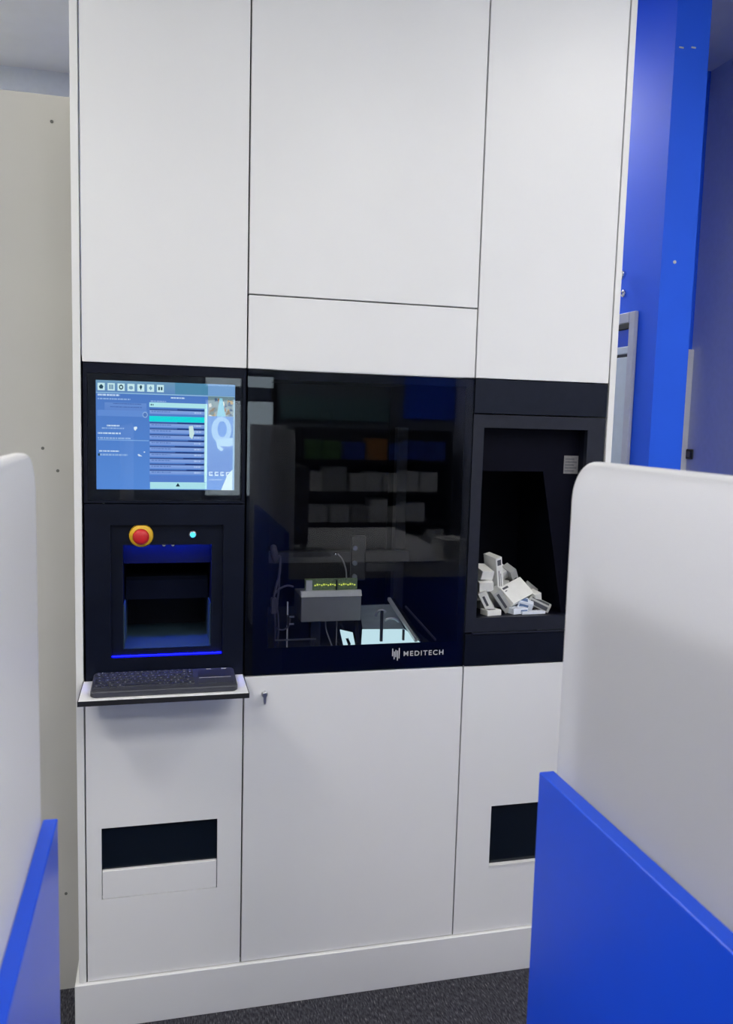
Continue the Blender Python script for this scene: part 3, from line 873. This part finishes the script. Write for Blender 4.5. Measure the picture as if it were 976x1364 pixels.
med_box(1.150, 0.190, 1.0965, .085, .070, .058, (0, 0, 15), 'box_grey', 'grey medicine box at the bottom left under the heap')
med_box(1.236, 0.180, 1.0955, .080, .060, .056, (0, 0, -8), 'box_grey', 'grey medicine box at the bottom right under the heap')
med_box(1.098, 0.165, 1.140, .040, .060, .090, (0, 0, 4), 'box_grey', 'grey medicine box wedged low beside the left bay wall')

# ================================================================== KEYBOARD ON THE SHELF
KZ = 0.9455
kb = thing('keyboard', (0.199, -0.07, KZ), 'black compact keyboard with touchpad lying on the white shelf', 'keyboard')
kx0, kx1, ky0, ky1 = 0.024, 0.372, -0.138, -0.004
bm = bmesh.new()
rr = round_rect(kx0, kx1, ky0, ky1, 0.012, 5)
n = len(rr)
def ktop(y): return KZ + .0150 + (y - ky0) / (ky1 - ky0) * .0070
rings = []
for (ins_, hh) in ((.003, 0.0), (.0, .003), (.0, 'a'), (.002, 'b')):
    ring = []
    for (x, y_) in rr:
        cx, cy = (kx0 + kx1) / 2, (ky0 + ky1) / 2
        xx = x - math.copysign(ins_, x - cx); yy = y_ - math.copysign(ins_, y_ - cy)
        z = KZ + hh if not isinstance(hh, str) else (ktop(yy) - (.0025 if hh == 'a' else 0))
        ring.append(bm.verts.new((xx, yy, z)))
    rings.append(ring)
for A, B in zip(rings, rings[1:]):
    for i in range(n):
        bm.faces.new((A[i], A[(i+1) % n], B[(i+1) % n], B[i]))
bm.faces.new(rings[0][::-1]); bm.faces.new(rings[-1])
body = finish('body', bm, 'keyboard_body', kb)
SLOPE = math.atan(.0070 / (ky1 - ky0))
def key_mesh(w, d, mat):
    bm = bmesh.new()
    bm_box(bm, -w/2, w/2, -d/2, d/2, 0, .0026)
    top = [v for v in bm.verts if v.co.z > .001]
    for v in top:
        v.co.x *= 1 - .0016 / w; v.co.y *= 1 - .0016 / d
    me = bpy.data.meshes.new('key'); bm.to_mesh(me); bm.free()
    me.materials.append(MATS[mat]); return me
def put(name, me, x, y, dz=0.0, parent=kb):
    o = bpy.data.objects.new(name, me); COL.objects.link(o); o.parent = parent
    o.location = Vector((x, y, ktop(y) + .0001 + dz)) - ROOT[kb.name]
    o.rotation_euler = (SLOPE, 0, 0)
    return o
KW, KD = 0.0141, 0.0158
kmesh = {}
def kget(w, d):
    k = (round(w, 5), round(d, 5))
    if k not in kmesh: kmesh[k] = key_mesh(w, d, 'keyboard_key')
    return kmesh[k]
pm_bm = bmesh.new(); bm_box(pm_bm, -.0022, .0022, -.0018, .0018, 0, .0002)
print_me = bpy.data.meshes.new('key_print'); pm_bm.to_mesh(print_me); pm_bm.free(); print_me.materials.append(MATS['key_print'])
kx_start, kx_end = 0.031, 0.268
rows = [(-0.0155, .0085, 16, None), (-0.0310, KD, 15, None), (-0.0495, KD, 15, 'tab'), (-0.0680, KD, 14, 'caps'), (-0.0865, KD, 13, 'shift'), (-0.1050, KD, 0, 'space')]
krnd = random.Random(7)
for (ry, kd, cnt, kind) in rows:
    if kind == 'space':
        ws = [.0165, .0165, .0165, .0165, .078, .0165, .0165, .0165, .0190, .0165]
        scale = (kx_end - kx_start) / (sum(ws) + .0016 * (len(ws) - 1))
    else:
        ws = [1.0] * cnt
        if kind == 'tab': ws[0] = 1.4
        if kind == 'caps': ws[0] = 1.6; ws[-1] = 1.6
        if kind == 'shift': ws[0] = 2.0; ws[-1] = 1.9
        tot = kx_end - kx_start - .0016 * (len(ws) - 1)
        s_ = tot / sum(ws); ws = [w * s_ for w in ws]; scale = 1
    x = kx_start
    for i, w in enumerate(ws):
        w *= scale
        k = put('key', kget(w, kd), x + w/2, ry)
        if not (kind == 'space' and i == 4):
            pr = bpy.data.objects.new('key_print', print_me); COL.objects.link(pr); pr.parent = k
            pr.location = (krnd.uniform(-.002, .001), krnd.uniform(0, .002) if kd > .01 else 0, .0026)
            sc = .55 if kd < .01 else .8
            pr.scale = (sc, sc, 1)
        x += w + .0016 * scale
# touchpad and its buttons
def slab(name, x0, x1, y0, y1, mat, h=.0008):
    bm = bmesh.new(); bm_box(bm, -(x1-x0)/2, (x1-x0)/2, -(y1-y0)/2, (y1-y0)/2, 0, h)
    me = bpy.data.meshes.new(name); bm.to_mesh(me); bm.free(); me.materials.append(MATS[mat])
    return put(name, me, (x0+x1)/2, (y0+y1)/2)
slab('touchpad', 0.279, 0.362, -0.070, -0.022, 'keyboard_key')
slab('touchpad_divider', 0.281, 0.360, -0.0745, -0.0725, 'key_print', .0006)
slab('touchpad_button', 0.279, 0.319, -0.116, -0.078, 'keyboard_body', .0012)
slab('touchpad_button', 0.3205, 0.362, -0.116, -0.078, 'keyboard_body', .0012)
for x in (0.302, 0.340):
    slab('media_key', x, x + .012, -0.0145, -0.0100, 'key_print', .0006)
slab('maker_mark', 0.043, 0.058, -0.0095, -0.0065, 'shelf_white', .0006)['label'] = 'small white printed mark'

# ================================================================== COUNTERS WITH FROSTED SCREENS
def counter(name, x_face, sgn, y_end, label, k=0.0215):
    """sgn +1: body extends to +X, aisle face at x_face"""
    H = 1.16; HW = 1.035; Wd = 0.79; L = 1.10
    x_far = x_face + sgn * Wd
    xa, xb = min(x_face, x_far), max(x_face, x_far)
    y0, y1 = y_end - L, y_end
    t = thing(name, ((xa + xb) / 2, (y0 + y1) / 2, 0), label, 'counter', 'blue service counters')
    fa, fb = (x_face, x_face + sgn * k)
    box('side_panel', min(fa, fb), max(fa, fb), y0, y1, 0.0, H, 'blue_laminate', t, bevel=.0012)
    fa, fb = (x_far, x_far - sgn * k)
    box('side_panel', min(fa, fb), max(fa, fb), y0, y1, 0.0, HW - .0705, 'blue_laminate', t, bevel=.0012)
    box('end_panel', xa + k + .0005, xb - k - .0005, y1 - k, y1, 0.0, HW - .0705, 'blue_laminate', t, bevel=.0012)
    box('end_panel', xa + k + .0005, xb - k - .0005, y0, y0 + k, 0.0, HW - .0705, 'blue_laminate', t, bevel=.0012)
    wa, wb_ = (x_face + sgn * (k + .0005), x_far)
    box('worktop', min(wa, wb_), max(wa, wb_), y0, y1, HW - .07, HW, 'white_laminate', t, bevel=.002)
    return t
counter('service_counter', 0.6742, 1, -1.1745, 'blue counter at the right with a white screen on its aisle edge')
counter('service_counter', 0.0724, -1, -1.1930, 'blue counter at the left with a white screen on its aisle edge', 0.0160)
def screen(x0, x1, y_end, label):
    L = 1.08
    pts = round_rect(y_end - L, y_end, 1.0352, 1.5755, 0.052, 12, corners=(0, 0, 1, 1))
    o = prism('privacy_screen', pts, x0, x1, 'frosted_acrylic', axis='X', bevel=.007, seg=4, origin=((x0 + x1) / 2, y_end - L / 2, 1.0352), smooth=False)
    tag(o, label, 'screen', 'frosted white screens on the counters')
    return o
screen(0.6965, 0.7165, -1.1765, 'large rounded frosted white screen standing on the right blue counter')
screen(0.0357, 0.0557, -1.1950, 'rounded frosted white screen standing on the left blue counter')

# monitor that shows faintly through the right screen
mo = thing('desktop_monitor', (0.80, -1.40, 1.035), 'dark monitor showing faintly through the right frosted screen', 'monitor')
box('display_housing', 0.722, 0.785, -1.66, -1.232, 1.10, 1.425, 'monitor_back', mo, bevel=.008, seg=2)
box('stand_neck', 0.7855, 0.805, -1.45, -1.39, 1.0455, 1.25, 'monitor_back', mo, bevel=.003)
box('stand_foot', 0.735, 0.90, -1.53, -1.31, 1.0352, 1.0452, 'monitor_back', mo, bevel=.003)
box('display_panel', 0.7855, 0.7880, -1.645, -1.245, 1.27, 1.41, 'black_gloss', mo)
wc = thing('carton', (1.43, -1.28, 1.035), 'white carton on the right counter reflected in the glass door', 'carton')
box('carton_body', 1.370, 1.490, -1.36, -1.20, 1.0352, 1.118, 'box_white', wc, bevel=.001)
box('carton_flap', 1.3705, 1.4895, -1.282, -1.278, 1.1182, 1.1190, 'box_grey', wc)

# chrome fitting on the blue wall
cf = thing('wall_hook', (1.8968, 0.76, 2.12), 'small chrome hook fitted high on the blue wall above the door', 'hook')
lathe('rosette', (1.8968, 0.762, 2.128), (-1, 0, 0), [(0, .014), (.004, .014), (.007, .009)], 'chrome', cf, n=20)
tube('arm', [(1.891, 0.762, 2.128), (1.868, 0.758, 2.138), (1.859, 0.748, 2.160), (1.866, 0.739, 2.177)], 0.0055, 'chrome', cf)
lathe('bulb_cup', (1.870, 0.737, 2.178), (0.1, -0.2, 1), [(-.004, .006), (.004, .011), (.020, .014), (.027, .010), (.030, .004)], 'chrome', cf, n=16)
# switch on the lavender wall
sw = thing('wall_switch', (XR, 1.214, 1.51), 'small black switch on the lavender wall at the right edge', 'switch')
box('switch_plate', XR - .010, XR - .0003, 1.190, 1.235, 1.486, 1.532, 'edge_black', sw, bevel=.0045, seg=3)
box('rocker', XR - .0135, XR - .0102, 1.202, 1.223, 1.496, 1.522, 'mech_mid', sw, bevel=.001)

# ================================================================== SHOP FITTINGS BEHIND THE CAMERA (mirrored in the glass)
gs = thing('display_shelf', (1.85, YB + .18, 0), 'tall white product shelf reflected in the glass door', 'shelf')
sx0, sx1, sy0, sy1 = 1.22, 2.42, YB + .002, YB + .34
box('back_panel', sx0, sx1, sy0, sy0 + .012, 0, 1.56, 'mech_dark', gs)
for x in (sx0, sx1 - .02):
    box('upright', x, x + .02, sy0 + .0125, sy1, 0, 1.56, 'edge_black', gs)
SHZ = [0.10, 0.36, 0.60, 0.84, 1.08, 1.325]
for z in SHZ:
    box('shelf_board', sx0 + .0205, sx1 - .0205, sy0 + .0125, sy1, z - .02, z, 'edge_black', gs)
prng = random.Random(11)
names = {'box_white': 'white', 'product_green': 'green', 'product_blue': 'blue', 'box_grey': 'grey', 'product_orange': 'orange'}
order = ['lowest', 'second', 'third', 'fourth', 'fifth', 'top']
ordn = ['first', 'second', 'third', 'fourth', 'fifth', 'sixth', 'seventh', 'eighth', 'ninth']
for r, z in enumerate(SHZ):
    if r == 0: continue
    x = sx0 + .03; i = 0
    pal = ['box_white', 'box_white', 'box_grey', 'box_white'] if r < 5 else ['product_green', 'product_green', 'product_blue', 'product_orange', 'product_blue']
    while x < sx1 - .16:
        w = prng.uniform(.11, .19); h = prng.uniform(.12, .185)
        if x + w > sx1 - .03: break
        mt = prng.choice(pal) if r < 5 else pal[min(i, 4)]
        o = box('product_carton', x, x + w, sy1 - .20, sy1 - .02, z + .0003, z + h, mt, None, bevel=.002, origin=(0, 0, 0))
        # origin at the carton base
        c = Vector((x + w/2, sy1 - .11, z))
        for v in o.data.vertices: v.co -= c
        o.location = c
        tag(o, '%s carton, %s from the window on the %s board of the reflected shelf' % (names[mt], ordn[i], order[r]), 'carton', 'cartons on the reflected shelf')
        x += w + prng.uniform(.01, .03); i += 1
sb = box('sign_board', 1.10, 1.985, YB + .002, YB + .03, 1.62, 1.80, 'teal_board', None, bevel=.003)
tag(sb, 'long teal board above the reflected product shelf', 'board')
bp_ = box('wall_panel', 2.11, 2.54, YB + .002, YB + .03, 1.65, 2.60, 'blue_paint', None, bevel=.003)
tag(bp_, 'blue wall panel reflected at the upper right of the glass door', 'panel')
dc = thing('display_column', (0.985, YB + .22, 0), 'white display column below the reflected window', 'display')
box('column_body', 0.86, 1.11, YB + .10, YB + .32, 0.05, 1.575, 'back_white', dc, bevel=.004)
box('column_base', 0.85, 1.12, YB + .09, YB + .33, 0.0, 0.0495, 'edge_black', dc)
